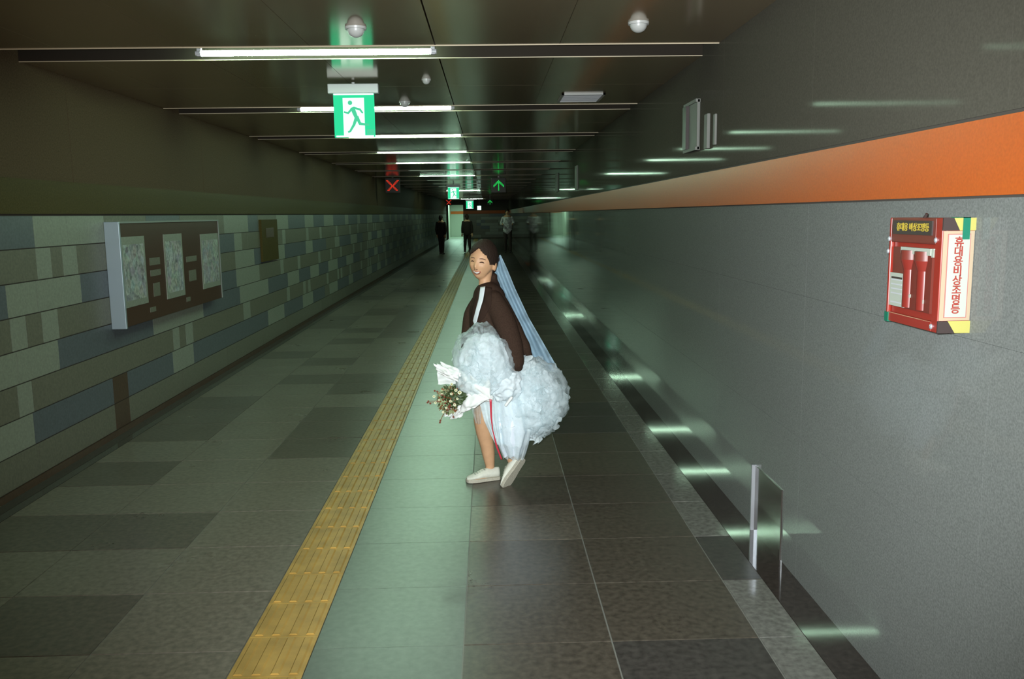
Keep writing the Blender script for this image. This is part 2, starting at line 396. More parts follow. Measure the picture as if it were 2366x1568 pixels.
alo = bpy.data.objects.new('lobby_light', al); COL.objects.link(alo); alo.location = (-1.7, Y1 + 3.5, 2.55)

# ------------------------------------------------------------------ tactile strip
t = MB()
y = Y0 + 0.04
while y < Y1 - 0.3:
    t.box(-0.974, -0.704, y, y + 0.297, 0.0, 0.003, 'yellow')
    for i in range(4):
        cxx = -0.974 + 0.27 * (i + 0.5) / 4
        t.prism([(cxx - 0.018, 0.003), (cxx - 0.012, 0.009), (cxx + 0.012, 0.009), (cxx + 0.018, 0.003)], 1, y + 0.012, y + 0.285, 'yellow')
    y += 0.3
tag(t.build('tactile_paving'), 'long yellow ribbed tactile paving strip running down the floor', 'tactile paving')

# ------------------------------------------------------------------ ceiling lights
ordn = ['nearest', 'second', 'third', 'fourth', 'fifth', 'sixth', 'seventh', 'eighth', 'ninth', 'tenth', 'eleventh', 'twelfth', 'thirteenth', 'fourteenth', 'fifteenth', 'sixteenth', 'seventeenth', 'eighteenth', 'nineteenth']
lit = {0: 'tube', 1: 'tube', 2: 'tube', 3: 'tube', 4: 'tube', 6: 'tube', 11: 'tube', 18: 'tube'}
for k in range(19):
    yy = SL0 + SP * k + 0.235
    st = lit.get(k, 'tube_dim')
    word = 'glowing' if st == 'tube' else 'dim'
    if k == 0: lb = 'nearest and brightest glowing fluorescent tube on the ceiling'
    elif k == 1: lb = 'glowing fluorescent tube crossing behind the nearest green exit sign'
    else: lb = '%s fluorescent ceiling tube, %s in the row from the camera' % (word, ordn[k])
    e = empty('ceiling_light', (-1.018, yy, ZC), label=lb, cat='ceiling light', group='fluorescent tubes in the ceiling slots')
    a = MB(); a.cyl((-0.69, 0, 0.008), (0.69, 0, 0.008), 0.0165, 0.0165, st, 14); a.build('tube', e)
    for sx in (-1, 1):
        c = MB(); c.cyl((sx * 0.69, 0, 0.008), (sx * 0.722, 0, 0.008), 0.019, 0.015, 'grey_pl', 12); c.box(sx * 0.70 - 0.012, sx * 0.70 + 0.012, -0.012, 0.012, -0.01, 0.05, 'grey_pl'); c.build('end_cap', e)
    h = MB(); h.box(-0.715, 0.715, -0.014, 0.014, 0.045, 0.085, 'dark'); h.build('fitting', e)

# ------------------------------------------------------------------ exit signs
def exit_sign(x, y, zt, s, label, rod):
    e = empty('exit_sign', (x, y, zt), label=label, cat='exit sign', group='green exit signs hanging from the ceiling')
    h = MB(); h.box(-0.183 * s, 0.183 * s, -0.03 * s, 0.03 * s, 0.0, 0.068 * s, 'grey_pl'); bevel(h.build('housing', e), 0.006 * s)
    if rod > 0: r = MB(); r.cyl((0, 0, 0.06 * s), (0, 0, 0.06 * s + rod), 0.012, 0.012, 'grey_pl', 10); r.build('rod', e)
    p = MB(); p.box(-0.147 * s, 0.147 * s, -0.012 * s, 0.012 * s, -0.310 * s, 0.0, 'ex_green'); p.build('panel', e)
    q = MB(); yb = -0.0135 * s
    def X(px): return (px - 1382) / 335 * 0.294 * s
    def Z(py): return -(py - 750) / 350 * 0.310 * s
    def rect(mb, x0, x1, y0_, y1_, m, d=0): mb.box(X(x0), X(x1), yb - 0.001 * s - d, yb + 0.003 * s, Z(y1_), Z(y0_), m)
    rect(q, 1292, 1468, 785, 1090, 'ex_white'); rect(q, 1228, 1540, 1086, 1100, 'ex_white'); rect(q, 1217, 1548, 750, 762, 'ex_white')
    q.build('white_field', e)
    g = MB(); yf = yb - 0.0025 * s
    def seg(pts, w):
        for (a0, a1), (b0, b1), (w0, w1) in zip(pts[:-1], pts[1:], zip(w[:-1], w[1:])):
            A = Vector((X(a0), Z(a1))); B = Vector((X(b0), Z(b1))); d = (B - A).normalized(); n = Vector((-d.y, d.x)); u = 0.294 / 335 * s
            g.prism([A + n * w0 * u - d * w0 * u * .5, A - n * w0 * u - d * w0 * u * .5, B - n * w1 * u + d * w1 * u * .5, B + n * w1 * u + d * w1 * u * .5], 1, yf, yf + 0.002 * s, 'ex_pic')
    g.prism([(X(1352) + 0.016 * s * cos(2 * pi * i / 20), Z(824) + 0.016 * s * sin(2 * pi * i / 20)) for i in range(20)], 1, yf, yf + 0.002 * s, 'ex_pic')
    seg([(1372, 868), (1385, 905), (1402, 948)], [17, 17, 14]); seg([(1366, 872), (1334, 906), (1302, 898)], [9, 8, 7])
    seg([(1388, 866), (1432, 878), (1452, 905)], [9, 8, 7]); seg([(1398, 950), (1378, 1000), (1345, 1052)], [14, 11, 8])
    seg([(1406, 940), (1428, 992), (1500, 1002)], [14, 11, 8]); seg([(1345, 1052), (1330, 1058)], [8, 7])
    seg([(1495, 1060), (1535, 1060)], [22, 22])
    g.build('pictogram', e)
    return e
exit_sign(-0.965, 6.5, 2.53, 1.0, 'nearest green running man exit sign hanging under the ceiling', 0.02)
exit_sign(-1.02, 26.0, 2.455, 1.12, 'small distant green exit sign, upper left of the two far ones', 0.10)
exit_sign(-0.84, 40.0, 2.26, 1.15, 'farther tiny green exit sign hanging lower over the far walkway', 0.30)
fs = empty('hanging_sign', (-0.46, 45.0, 1.98), label='tiny pale glowing square sign right of the farthest exit sign', cat='sign')
a = MB(); a.box(-0.1, 0.1, -0.02, 0.02, -0.11, 0.10, 'ex_white'); a.build('panel', fs)
a = MB(); a.cyl((0, 0, 0.1), (0, 0, 0.64), 0.012, 0.012, 'grey_pl', 8); a.build('rod', fs)

# ------------------------------------------------------------------ lane signals (LED cross and arrow)
def lane_signal(kind, x, y, z, s, label):
    e = empty('lane_signal', (x, y, z), label=label, cat='lane signal', group='red cross and green arrow lane signals')
    h = MB(); h.box(-0.19 * s, 0.19 * s, 0, 0.08, -0.19 * s, 0.19 * s, 'blackp'); bevel(h.build('housing', e), 0.01)
    r = MB(); r.box(-0.02, 0.02, 0.03, 0.06, 0.18 * s, max(0.19 * s, ZC - z), 'dark'); r.build('bracket', e)
    d = MB(); m = 'led_red' if kind == 'x' else 'led_green'; q = 0.013 * s
    pts = set()
    n = 4
    if kind == 'x':
        for i in range(-n, n + 1): pts |= {(i, i), (i, -i), (i + 1, i), (i - 1, -i)}
    else:
        for i in range(-n, n + 1): pts.add((0, i))
        for i in range(0, n + 1): pts |= {(i, n - i), (-i, n - i), (i, n - i - 1), (-i, n - i - 1)}
    for (i, j) in pts: d.box(i * 0.03 * s - q, i * 0.03 * s + q, -0.006, 0.0, j * 0.03 * s - q, j * 0.03 * s + q, m)
    d.build('led_symbol', e)
lane_signal('x', -2.437, 22.5, 2.41, 1.0, 'larger red LED cross over the left side')
lane_signal('a', 0.28, 22.5, 2.38, 1.0, 'larger green LED arrow pointing up, over the right side')
lane_signal('x', -2.02, 45, 2.285, 0.85, 'tiny far red LED cross near the end wall')
lane_signal('a', 0.10, 45, 2.255, 0.85, 'tiny far green LED arrow near the end wall')

# ------------------------------------------------------------------ detectors, vents on the ceiling
def detector(x, y, r, label):
    e = empty('smoke_detector', (x, y, ZC), label=label, cat='smoke detector', group='ceiling detectors')
    a = MB(); a.cyl((0, 0, -0.012), (0, 0, 0.0), r * 0.96, r, 'white_pl', 28); a.build('base', e)
    a = MB(); a.ell((0, 0, -0.012), (r * 0.8, r * 0.8, r * 0.72), 'white_pl', 24, 8, z0=-1, z1=0); a.build('dome', e)
detector(-0.672, 4.69, 0.056, 'round white ceiling detector above the nearest exit sign')
detector(-0.431, 6.45, 0.034, 'small white detector on the ceiling beside the long joint')
detector(-0.705, 7.69, 0.05, 'white sprinkler head in front of the second glowing tube')
detector(0.794, 4.63, 0.055, 'white ceiling detector on the right half of the ceiling')
def vent(x0, x1, y0, y1, label):
    e = empty('ceiling_vent', ((x0 + x1) / 2, (y0 + y1) / 2, ZC), label=label, cat='ceiling vent', group='pale slotted ceiling vents')
    w_, d_ = (x1 - x0) / 2, (y1 - y0) / 2
    a = MB(); a.box(-w_, w_, -d_, -d_ + 0.02, -0.012, 0, 'white_pl'); a.box(-w_, w_, d_ - 0.02, d_, -0.012, 0, 'white_pl'); a.box(-w_, -w_ + 0.02, -d_, d_, -0.012, 0, 'white_pl'); a.box(w_ - 0.02, w_, -d_, d_, -0.012, 0, 'white_pl'); a.build('frame', e)
    a = MB()
    k = -d_ + 0.04
    while k < d_ - 0.03: a.box(-w_ + 0.02, w_ - 0.02, k, k + 0.022, -0.009, 0, 'grey_pl'); k += 0.045
    a.build('slat', e)
vent(0.62, 0.98, 7.27, 7.75, 'pale slotted ceiling vent right of the long ceiling joint')

# ------------------------------------------------------------------ pale brackets high on the right wall
def wall_bracket(y0, y1, z0, z1, dep, label, flange=True):
    e = empty('wall_bracket', (XR, (y0 + y1) / 2, z0), label=label, cat='bracket', group='pale brackets high on the right wall')
    h = (y1 - y0) / 2; a = MB(); a.box(-dep, 0, -h, h, 0, z1 - z0, 'bracket'); bevel(a.build('plate', e), 0.004)
    if flange:
        for z in (0, z1 - z0 - 0.02):
            a = MB(); a.box(-dep - 0.01, 0, -h, h + 0.12, z, z + 0.02, 'bracket'); a.build('flange', e)
        a = MB(); a.box(-dep - 0.02, -0.001, h, h + 0.10, 0.02, z1 - z0 - 0.02, 'blackp'); a.build('shadow_block', e)  # black box stands in for the dark shadow beside the plate
wall_bracket(5.62, 5.85, 2.04, 2.36, 0.02, 'large pale upright bracket high on the right wall')
wall_bracket(5.36, 5.44, 2.03, 2.24, 0.02, 'narrow pale upright bracket beside the large one', False)
wall_bracket(5.20, 5.24, 2.04, 2.22, 0.015, 'thinnest pale upright bracket, nearest the camera', False)
wall_bracket(16.9, 17.4, 2.06, 2.42, 0.02, 'far pale bracket high on the right wall, farther one', False)
wall_bracket(13.2, 13.5, 2.00, 2.36, 0.02, 'far pale bracket high on the right wall, nearer one', False)

# ------------------------------------------------------------------ emergency light box on the right wall
def text_mesh(name, body, size, m, parent, mw, line=1.0, ext=0.0006, align='CENTER'):
    cu = bpy.data.curves.new(name, 'FONT'); cu.body = body; cu.size = size; cu.align_x = align; cu.align_y = 'CENTER'
    cu.space_line = line; cu.extrude = ext; cu.offset = size * 0.022; cu.materials.append(M[m])
    o = bpy.data.objects.new(name, cu); COL.objects.link(o)
    bpy.context.view_layer.update()
    me = bpy.data.meshes.new_from_object(o.evaluated_get(bpy.context.evaluated_depsgraph_get()))
    bpy.data.objects.remove(o); bpy.data.curves.remove(cu)
    me.transform(mw); n = bpy.data.objects.new(name, me); COL.objects.link(n); n.parent = parent; return n
BX, BY, BZ = 1.27, 2.40, 1.297      # front plane x, near y, bottom z
BW, BD, BH = 0.32, XR - 1.27, 0.325
eb = empty('emergency_light_box', (BX, BY, BZ), label='red emergency flashlight box mounted on the grey wall', cat='emergency light box')
# local: x from 0 (front, facing the walkway) to BD (wall); y 0 near .. BW; z 0..BH
a = MB()
a.box(0.012, BD, 0, BW, 0, BH, 'red_deep'); a.box(0, 0.012, 0, 0.035, 0, BH, 'red_deep'); a.box(0, 0.012, BW - 0.012, BW, 0, BH, 'red_deep')
a.box(0, 0.012, 0.035, BW - 0.012, 0, 0.03, 'red_deep'); a.box(0, 0.012, 0.035, BW - 0.012, BH - 0.075, BH, 'brownred')
bevel(a.build('casing', eb), 0.003)
a = MB(); a.box(0.002, 0.013, 0.05, BW - 0.03, 0.05, BH - 0.09, 'brownred'); a.build('window_recess', eb)
for (yy, rr) in ((0.105, 0.028), (0.19, 0.028)):
    fl_ = MB(); fl_.cyl((0.012, yy, 0.055), (0.012, yy, 0.17), rr * 0.8, rr * 0.8, 'red', 18); fl_.cyl((0.012, yy, 0.17), (0.012, yy, 0.20), rr * 0.8, rr * 1.15, 'red', 18)
    fl_.cyl((0.012, yy, 0.20), (0.012, yy, 0.228), rr * 1.15, rr * 1.15, 'brownred', 18); fl_.build('flashlight', eb)
a = MB(); a.box(-0.002, 0.012, 0.055, 0.235, BH - 0.108, BH - 0.088, 'white_lab'); a.box(-0.0022, 0, 0.035, 0.048, BH - 0.112, BH - 0.088, 'white_lab'); a.build('white_strap', eb)
a = MB(); a.box(-0.0025, 0.012, 0.20, 0.295, 0.052, 0.155, 'white_lab')
for i in range(6):
    if i != 1: a.box(-0.003, 0.0, 0.215, 0.285, 0.062 + i * 0.014, 0.066 + i * 0.014, 'grey_pl')
a.box(-0.003, 0.0, 0.215, 0.285, 0.137, 0.143, 'blackp'); a.build('instruction_label', eb)
for bb_ in ((0.165, 0.195, 0.086, 0.096), (0.085, 0.115, 0.076, 0.087)): a = MB(); a.box(-0.001, 0.012, *bb_, 'white_lab'); a.build('clip', eb)
a = MB(); a.box(-0.004, 0.0, 0.05, BW - 0.03, BH - 0.05, BH - 0.008, 'blackp'); a.build('title_band', eb)
# front faces -x: text x axis runs towards -y
mfront = Matrix(((0, 0, -1, -0.0045), (-1, 0, 0, 0.165), (0, 1, 0, BH - 0.029), (0, 0, 0, 1)))
text_mesh('title_lettering', '휴대용 비상조명등', 0.026, 'yeltxt', eb, mfront)
# near side faces -y
a = MB(); a.box(0.004, BD - 0.002, -0.002, 0.0, 0.036, BH - 0.036, 'cream'); a.build('side_label', eb)
a = MB(); a.box(0.016, BD - 0.013, -0.0035, -0.001, 0.044, BH - 0.044, 'pinkline'); a.box(0.0185, BD - 0.0155, -0.004, -0.001, 0.0465, BH - 0.0465, 'white_lab'); a.build('side_label_field', eb)
mside = Matrix(((1, 0, 0, BD / 2 + 0.001), (0, 0, -1, -0.0045), (0, 1, 0, BH / 2), (0, 0, 0, 1)))
text_mesh('side_lettering', '휴\n대\n용\n비\n상\n조\n명\n등', 0.030, 'redtxt', eb, mside, line=0.90)
for zz, up_ in ((0, False), (BH - 0.035, True)):
    a = MB(); a.box(0.001, BD, -0.003, 0.001, zz, zz + 0.035, 'yel'); a.build('yellow_corner', eb)
    a = MB()
    o2 = [(0.0, zz), (0.050, zz), (0.028, zz + 0.035), (0.0, zz + 0.035)] if not up_ else [(0.0, zz), (0.048, zz), (0.030, zz + 0.035), (0.0, zz + 0.035)]
    a.prism(o2, 1, -0.0045, 0.001, 'blackp'); a.build('black_stripe', eb)
a = MB(); a.box(BD - 0.038, BD - 0.018, -0.006, -0.004, BH - 0.060, BH + 0.002, 'tape'); a.box(BD - 0.038, BD - 0.018, -0.006, 0.06, BH, BH + 0.002, 'tape'); a.build('green_tape', eb)
a = MB(); a.box(-0.003, 0.02, BW - 0.022, BW + 0.002, -0.002, 0.028, 'tape'); a.build('green_tape', eb)
for (yy, zz) in ((0.028, BH - 0.062), (BW - 0.006, BH - 0.066), (BW - 0.002, BH - 0.105), (0.028, 0.016)):
    a = MB(); a.ell((-0.002, yy, zz), (0.005, 0.006, 0.008), 'metal', 12, 8); a.build('rivet', eb)
a = MB(); a.cyl((0.02, 0.14, BH), (0.02, 0.13, BH + 0.012), 0.006, 0.004, 'blackp', 10); a.build('top_hook', eb)

# ------------------------------------------------------------------ low hatch on the right wall
hp = empty('wall_hatch', (XR, 3.88, 0), label='dark access plate low on the right wall with a bright metal edge', cat='access hatch')
a = MB(); a.box(-0.006, 0.001, 0, 0.40, 0.0, 0.345, 'hatch'); a.build('plate', hp)
a = MB(); a.box(-0.024, 0.001, 0.40, 0.412, 0.0, 0.350, 'metal'); a.build('metal_edge', hp)

# ------------------------------------------------------------------ notice board on the left wall
nb = empty('notice_board', (XL, 6.60, 0.83), label='brown framed notice board with three pale posters on the tiled wall', cat='notice board')
W_, H_ = 2.42, 0.80
a = MB(); a.box(0.0, 0.098, 0.0, W_, 0, H_, 'dark'); a.build('board', nb)
a = MB(); a.box(0.0, 0.112, -0.014, 0.012, -0.01, H_ + 0.0, 'alu'); bevel(a.build('side_rail', nb), 0.004)
a = MB(); a.box(0.09, 0.108, 0.0, W_, H_ - 0.012, H_ + 0.002, 'rail'); a.box(0.09, 0.106, W_ - 0.012, W_ + 0.004, 0, H_, 'rail'); a.build('frame_rail', nb)
for (y0, y1, z0, z1) in ((0.02, 0.47, 0.145, 0.685), (0.89, 1.33, 0.13, 0.685), (1.84, 2.38, 0.135, 0.665)):
    a = MB(); a.box(0.098, 0.103, y0, y1, z0, z1, 'tile_l'); p = a.build('poster', nb)
    a = MB(); a.box(0.102, 0.1045, y0 + 0.03, y1 - 0.03, z0 + 0.05, z1 - 0.06, 'map'); a.build('poster_print', p)
for (y0, y1, z0, z1) in ((0.56, 0.78, 0.44, 0.50), (0.56, 0.78, 0.35, 0.40), (0.60, 0.74, 0.18, 0.29), (1.42, 1.70, 0.42, 0.47), (1.47, 1.66, 0.24, 0.34), (0.5, 0.62, 0.06, 0.10), (1.36, 1.46, 0.06, 0.10)):
    a = MB(); a.box(0.098, 0.101, y0, y1, z0, z1, 'tile_m'); a.build('plaque', nb)
dp = MB(); dp.box(0, 0.03, 0, 0.82, 0, 0.53, 'olive'); dp.box(0.03, 0.034, 0.2, 0.6, 0.30, 0.42, 'tile_n')
tag(bevel(dp.build('wall_panel', None, (XL, 11.0, 1.09)), 0.004), 'small dark panel on the tiled wall beyond the notice board', 'wall panel')

# ================================================================== the bride
K = 0.00269
BRX, BRY = 0.0036, 5.2
def Q(px, py, d=0.0):      # profile sketch units to metres, d = depth away from the camera in metres
    return Vector(((px - 1140) * K, d, (1108 - py) * K))
bride = empty('person', (BRX, BRY, 0.0), label='smiling woman in dark blazer, veil and white tulle skirt walking left', cat='person')
bride.rotation_euler = (0, R(0.9), 0)

# --- head frame
HC = Q(1117, 599, -0.02)
HR = Matrix.Rotation(R(7), 3, 'Y') @ Matrix.Rotation(R(-24), 3, 'Z') @ Matrix.Rotation(R(6), 3, 'X')
def g2(x, z, x0, z0, sx, sz): return math.exp(-((x - x0) / sx) ** 2 - ((z - z0) / sz) ** 2)
def face_pt(fx, fz, off=0.0):
    """point on the front of the face, head frame (x right, -y forward, z up)"""
    rx, rz = 0.078, 0.112
    cz = 0.0
    q = 1 - (fx / rx) ** 2 - ((fz - cz) / rz) ** 2
    y = -0.090 * math.sqrt(max(q, 0.0))
    y -= 0.026 * g2(fx, fz, 0, -0.022, 0.011, 0.017) + 0.008 * g2(fx, fz, 0, 0.0, 0.008, 0.022)
    y -= 0.010 * g2(fx, fz, 0, -0.088, 0.022, 0.014)
    y -= 0.007 * g2(fx, fz, 0, -0.052, 0.026, 0.014)
    y -= 0.009 * (g2(fx, fz, 0.042, -0.022, 0.018, 0.016) + g2(fx, fz, -0.042, -0.022, 0.018, 0.016))
    y += 0.006 * (g2(fx, fz, 0.030, 0.008, 0.016, 0.010) + g2(fx, fz, -0.030, 0.008, 0.016, 0.010))
    return Vector((fx, y - off, fz))
def H(p): return HC + HR @ Vector(p)
def head_mesh(mb):
    nu, nv = 64, 48; vs = []; fs = []
    for j in range(nv + 1):
        t = -pi / 2 + pi * j / nv
        for i in range(nu):
            a = 2 * pi * i / nu
            dx, dy, dz = cos(t) * cos(a), cos(t) * sin(a), sin(t)
            wz = 1.0
            if dz < 0: wz = 1 - 0.50 * (-dz) ** 1.4      # narrower jaw
            x = 0.078 * dx * wz; z = 0.112 * dz; y = 0.098 * dy * (1 - 0.12 * max(0, -dz))
            if dy < 0:
                f = face_pt(x, z); y = min(y, 0) * 0.2 + f.y * 0.8 if (abs(x) < 0.07) else y
            vs.append(H((x, y, z)))
    for j in range(nv):
        for i in range(nu): fs.append((j * nu + i, j * nu + (i + 1) % nu, (j + 1) * nu + (i + 1) % nu, (j + 1) * nu + i))
    mb.add(vs, fs, 'skin', True)
body = MB(); head_mesh(body)
body.ell(H((0.077, 0.005, -0.018)), (0.012, 0.020, 0.030), 'skin', 14, 10, rot=HR)
body.limb([H((0.01, 0.015, -0.05)), Q(1121, 646, -0.015), Q(1120, 672, -0.01)], [0.048, 0.036, 0.045], 'skin')
body.limb([Q(1126, 676), Q(1130, 705), Q(1137, 750), Q(1148, 800), Q(1152, 850)], [(0.05, 0.09), (0.095, 0.155), (0.095, 0.145), (0.095, 0.13), (0.11, 0.16)], 'skin')
# far (right) standing leg, near (left) trailing leg
body.limb([Q(1140, 850, 0.06), Q(1122, 900, 0.02), Q(1113, 948, 0.0), Q(1118, 985, 0.02), Q(1127, 1035, 0.04), Q(1133, 1082, 0.05)], [0.085, 0.070, 0.050, 0.053, 0.042, 0.027], 'skin')
body.limb([Q(1160, 850, -0.06), Q(1160, 905, -0.10), Q(1160, 955, -0.11), Q(1168, 1000, -0.08), Q(1184, 1056, -0.05)], [0.085, 0.072, 0.052, 0.050, 0.028], 'skin')
body.limb([Q(1133, 1082, 0.05), Q(1122, 1095, 0.03), Q(1098, 1102, -0.01)], [0.028, 0.030, 0.022], 'skin', sub=3)
body.limb([Q(1184, 1056, -0.05), Q(1186, 1075, -0.06), Q(1172, 1100, -0.07)], [0.028, 0.029, 0.021], 'skin', sub=3)
# arms with hands
def hand(mb, w, e_dir, side, up_dir, spread, curl, L=0.17):
    """palm and five fingers starting at wrist w, pointing along e_dir"""
    f_ = Vector(e_dir).normalized(); u_ = (Vector(up_dir) - f_ * Vector(up_dir).dot(f_)).normalized(); s_ = f_.cross(u_) * side
    w = Vector(w); mb.limb([w, w + f_ * 0.045, w + f_ * 0.085], [(0.024, 0.018), (0.036, 0.018), (0.036, 0.015)], 'skin', sub=3)
    for i, (o, l) in enumerate(((-0.030, 0.060), (-0.010, 0.074), (0.010, 0.079), (0.029, 0.070))):
        b = w + f_ * 0.082 + s_ * -o * 1.0
        d1 = (f_ + s_ * -o * spread).normalized(); d2 = (d1 * cos(curl) - u_ * sin(curl)).normalized(); d3 = (d1 * cos(curl * 2) - u_ * sin(curl * 2)).normalized()
        p1 = b + d1 * l * 0.42; p2 = p1 + d2 * l * 0.34; p3 = p2 + d3 * l * 0.24
        mb.limb([b - f_ * 0.01, p1, p2, p3], [0.0095, 0.009, 0.0082, 0.007], 'skin', seg=10, sub=3)
    b = w + f_ * 0.03 + s_ * -0.030
    mb.limb([b, b + (f_ * 0.6 - s_ * 0.8).normalized() * 0.035, b + (f_ * 0.6 - s_ * 0.8).normalized() * 0.035 + (f_ * 0.9 - s_ * 0.25 - u_ * 0.3).normalized() * 0.03], [0.012, 0.0105, 0.0085], 'skin', seg=10, sub=3)
body.limb([Q(1140, 688, -0.11), Q(1162, 722, -0.17), Q(1180, 770, -0.19), Q(1188, 812, -0.18), Q(1186, 832, -0.17)], [0.040, 0.038, 0.034, 0.027, 0.022], 'skin')
hand(body, Q(1186, 832, -0.17), (-0.35, -0.1, -1), 1, (0.5, -1, 0), 4, 0.5)
body.limb([Q(1106, 692, 0.12), Q(1091, 722, 0.13), Q(1087, 752, 0.08), Q(1083, 785, 0.0), Q(1084, 825, -0.10)], [0.038, 0.034, 0.032, 0.028, 0.022], 'skin')
hand(body, Q(1084, 825, -0.10), (-0.1, -0.25, -1), -1, (1, 0, 0), 4, 0.7)
bo = body.build('body', bride); remesh(bo, 0.0048, 3)

# face parts
def patch(name, outline, off, m, thick=0.002):
    """small part lying on the face, outline in face coordinates"""
    mb = MB(); n = len(outline); c = (sum(p[0] for p in outline) / n, sum(p[1] for p in outline) / n)
    rings = [1.0, 0.66, 0.33]; vs = []; fs = []
    for rr in rings:
        for p in outline: vs.append(H(face_pt(c[0] + (p[0] - c[0]) * rr, c[1] + (p[1] - c[1]) * rr, off + thick * (1 - rr))))
    vs.append(H(face_pt(c[0], c[1], off + thick)))
    for k in range(2):
        for i in range(n): fs.append((k * n + i, k * n + (i + 1) % n, (k + 1) * n + (i + 1) % n, (k + 1) * n + i))
    for i in range(n): fs.append((2 * n + i, 2 * n + (i + 1) % n, 3 * n))
    # back rim
    b0 = len(vs)
    for p in outline: vs.append(H(face_pt(p[0], p[1], off - 0.006)))
    for i in range(n): fs.append((i, b0 + i, b0 + (i + 1) % n, (i + 1) % n))
    mb.add(vs, fs, m, True); return mb.build(name, bride)
def arcshape(cx_, cz_, w_, up1, th, n=14, tilt=0.0):
    top = []; bot = []
    for i in range(n + 1):
        t = -1 + 2 * i / n; x = cx_ + w_ * t; zc = cz_ + up1 * (1 - t * t) + tilt * t
        h = th * (1 - t * t) ** 0.5 + 0.0004
        top.append((x, zc + h)); bot.append((x, zc - h))
    return top + bot[::-1][1:-1]
for sx in (-1, 1):
    patch('eye', arcshape(sx * 0.031, 0.004, 0.0135, 0.0038, 0.0030, tilt=-0.001 * sx), 0.0050, 'dark_eye')
    patch('eyebrow', arcshape(sx * 0.032, 0.024, 0.018, 0.004, 0.0026, tilt=-0.002 * sx), 0.0030, 'brow')
patch('mouth', arcshape(0.0, -0.050, 0.027, -0.010, 0.0105), 0.001, 'lip_c', 0.003)
patch('teeth', arcshape(0.0, -0.0505, 0.021, -0.0085, 0.0052), 0.0045, 'teeth', 0.002)

for sx in (-1, 1): patch('nostril_shade', arcshape(sx * 0.007, -0.0385, 0.0040, 0.0004, 0.0018), 0.003, 'brow', 0.0008)  # dark patches paint the nostrils and the shadow under the nose
# hair: cap with a pointed parting, low bun
hm = MB(); nu, nv = 180, 120; vs = []; idx = {}; fs = []
for j in range(nv + 1):
    t = -pi / 2 + pi * j / nv
    for i in range(nu):
        a = 2 * pi * i / nu; dx, dy, dz = cos(t) * cos(a), cos(t) * sin(a), sin(t)
        x, y, z = 0.0850 * dx, 0.112 * dy, 0.128 * dz + 0.004
        rr = 1 + 0.010 * sin(a * 34 + dz * 5) + 0.012 * noise.noise(Vector((dx * 4, dy * 4, dz * 2)))
        idx[(j, i)] = len(vs); vs.append(Vector((x * rr, y * rr + 0.006, z * rr + 0.004)))
def inface(v):
    if v.z < -0.01: return v.y < -0.02 + (-0.01 - v.z) * 1.3
    wid = 0.070 * math.sqrt(max(0, 1 - ((v.z + 0.01) / 0.098) ** 2))
    if v.z > 0.05: wid = max(0.0, 0.050 * (0.092 - v.z) / 0.042)
    if v.y > -0.02: return False
    if v.x < -0.035 and v.z < 0.045: return True
    return abs(v.x) < wid
keepf = []
for j in range(nv):
    for i in range(nu):
        q = [idx[(j, i)], idx[(j, (i + 1) % nu)], idx[(j + 1, (i + 1) % nu)], idx[(j + 1, i)]]
        c = sum((vs[k] for k in q), Vector()) / 4
        if not inface(c) and c.z > -0.085: keepf.append(q)
hm.add([H(v) for v in vs], keepf, 'hair', True)
ho = hm.build('hair', bride); sm_ = ho.modifiers.new('smooth', 'SMOOTH'); sm_.factor = 0.5; sm_.iterations = 22; so = ho.modifiers.new('solid', 'SOLIDIFY'); so.thickness = 0.012; so.offset = -1
bn = MB(); bn.ell(H((0.010, 0.115, 0.005)), (0.045, 0.040, 0.045), 'hair', 28, 18)
bn.limb([H((0.015, 0.06, 0.04)), H((0.015, 0.11, 0.035)), H((0.015, 0.13, 0.0)), H((0.015, 0.11, -0.035))], [0.012, 0.016, 0.016, 0.01], 'hair'); bn.build('hair_bun', bride)

# blazer
bz = MB()
bz.limb([Q(1141, 634, 0.045), Q(1135, 650, 0.045), Q(1131, 676, 0.02), Q(1133, 712, 0.0), Q(1138, 750, 0.0), Q(1152, 785, 0.0), Q(1166, 806, 0.01)],
        [(0.024, 0.045), (0.058, 0.075), (0.098, 0.150), (0.128, 0.178), (0.135, 0.170), (0.145, 0.165), (0.130, 0.155)], 'blazer', seg=28)
bz.limb([Q(1140, 684, -0.12), Q(1162, 722, -0.18), Q(1180, 770, -0.20), Q(1190, 812, -0.20), Q(1194, 826, -0.19)], [0.064, 0.066, 0.060, 0.048, 0.030], 'blazer')
bz.limb([Q(1150, 700, 0.08), Q(1175, 745, 0.10), Q(1200, 785, 0.08), Q(1219, 808, 0.04)], [0.07, 0.07, 0.05, 0.022], 'blazer')
bz.limb([Q(1150, 690, -0.05), Q(1178, 745, -0.10), Q(1203, 780, -0.12), Q(1220, 806, -0.10)], [0.06, 0.065, 0.045, 0.020], 'blazer')
bz.limb([Q(1108, 694, 0.11), Q(1091, 722, 0.13), Q(1086, 752, 0.08), Q(1082, 785, 0.0), Q(1083, 800, -0.04)], [0.050, 0.048, 0.048, 0.044, 0.04], 'blazer')
bj = bz.build('blazer', bride); remesh(bj, 0.007, 5)

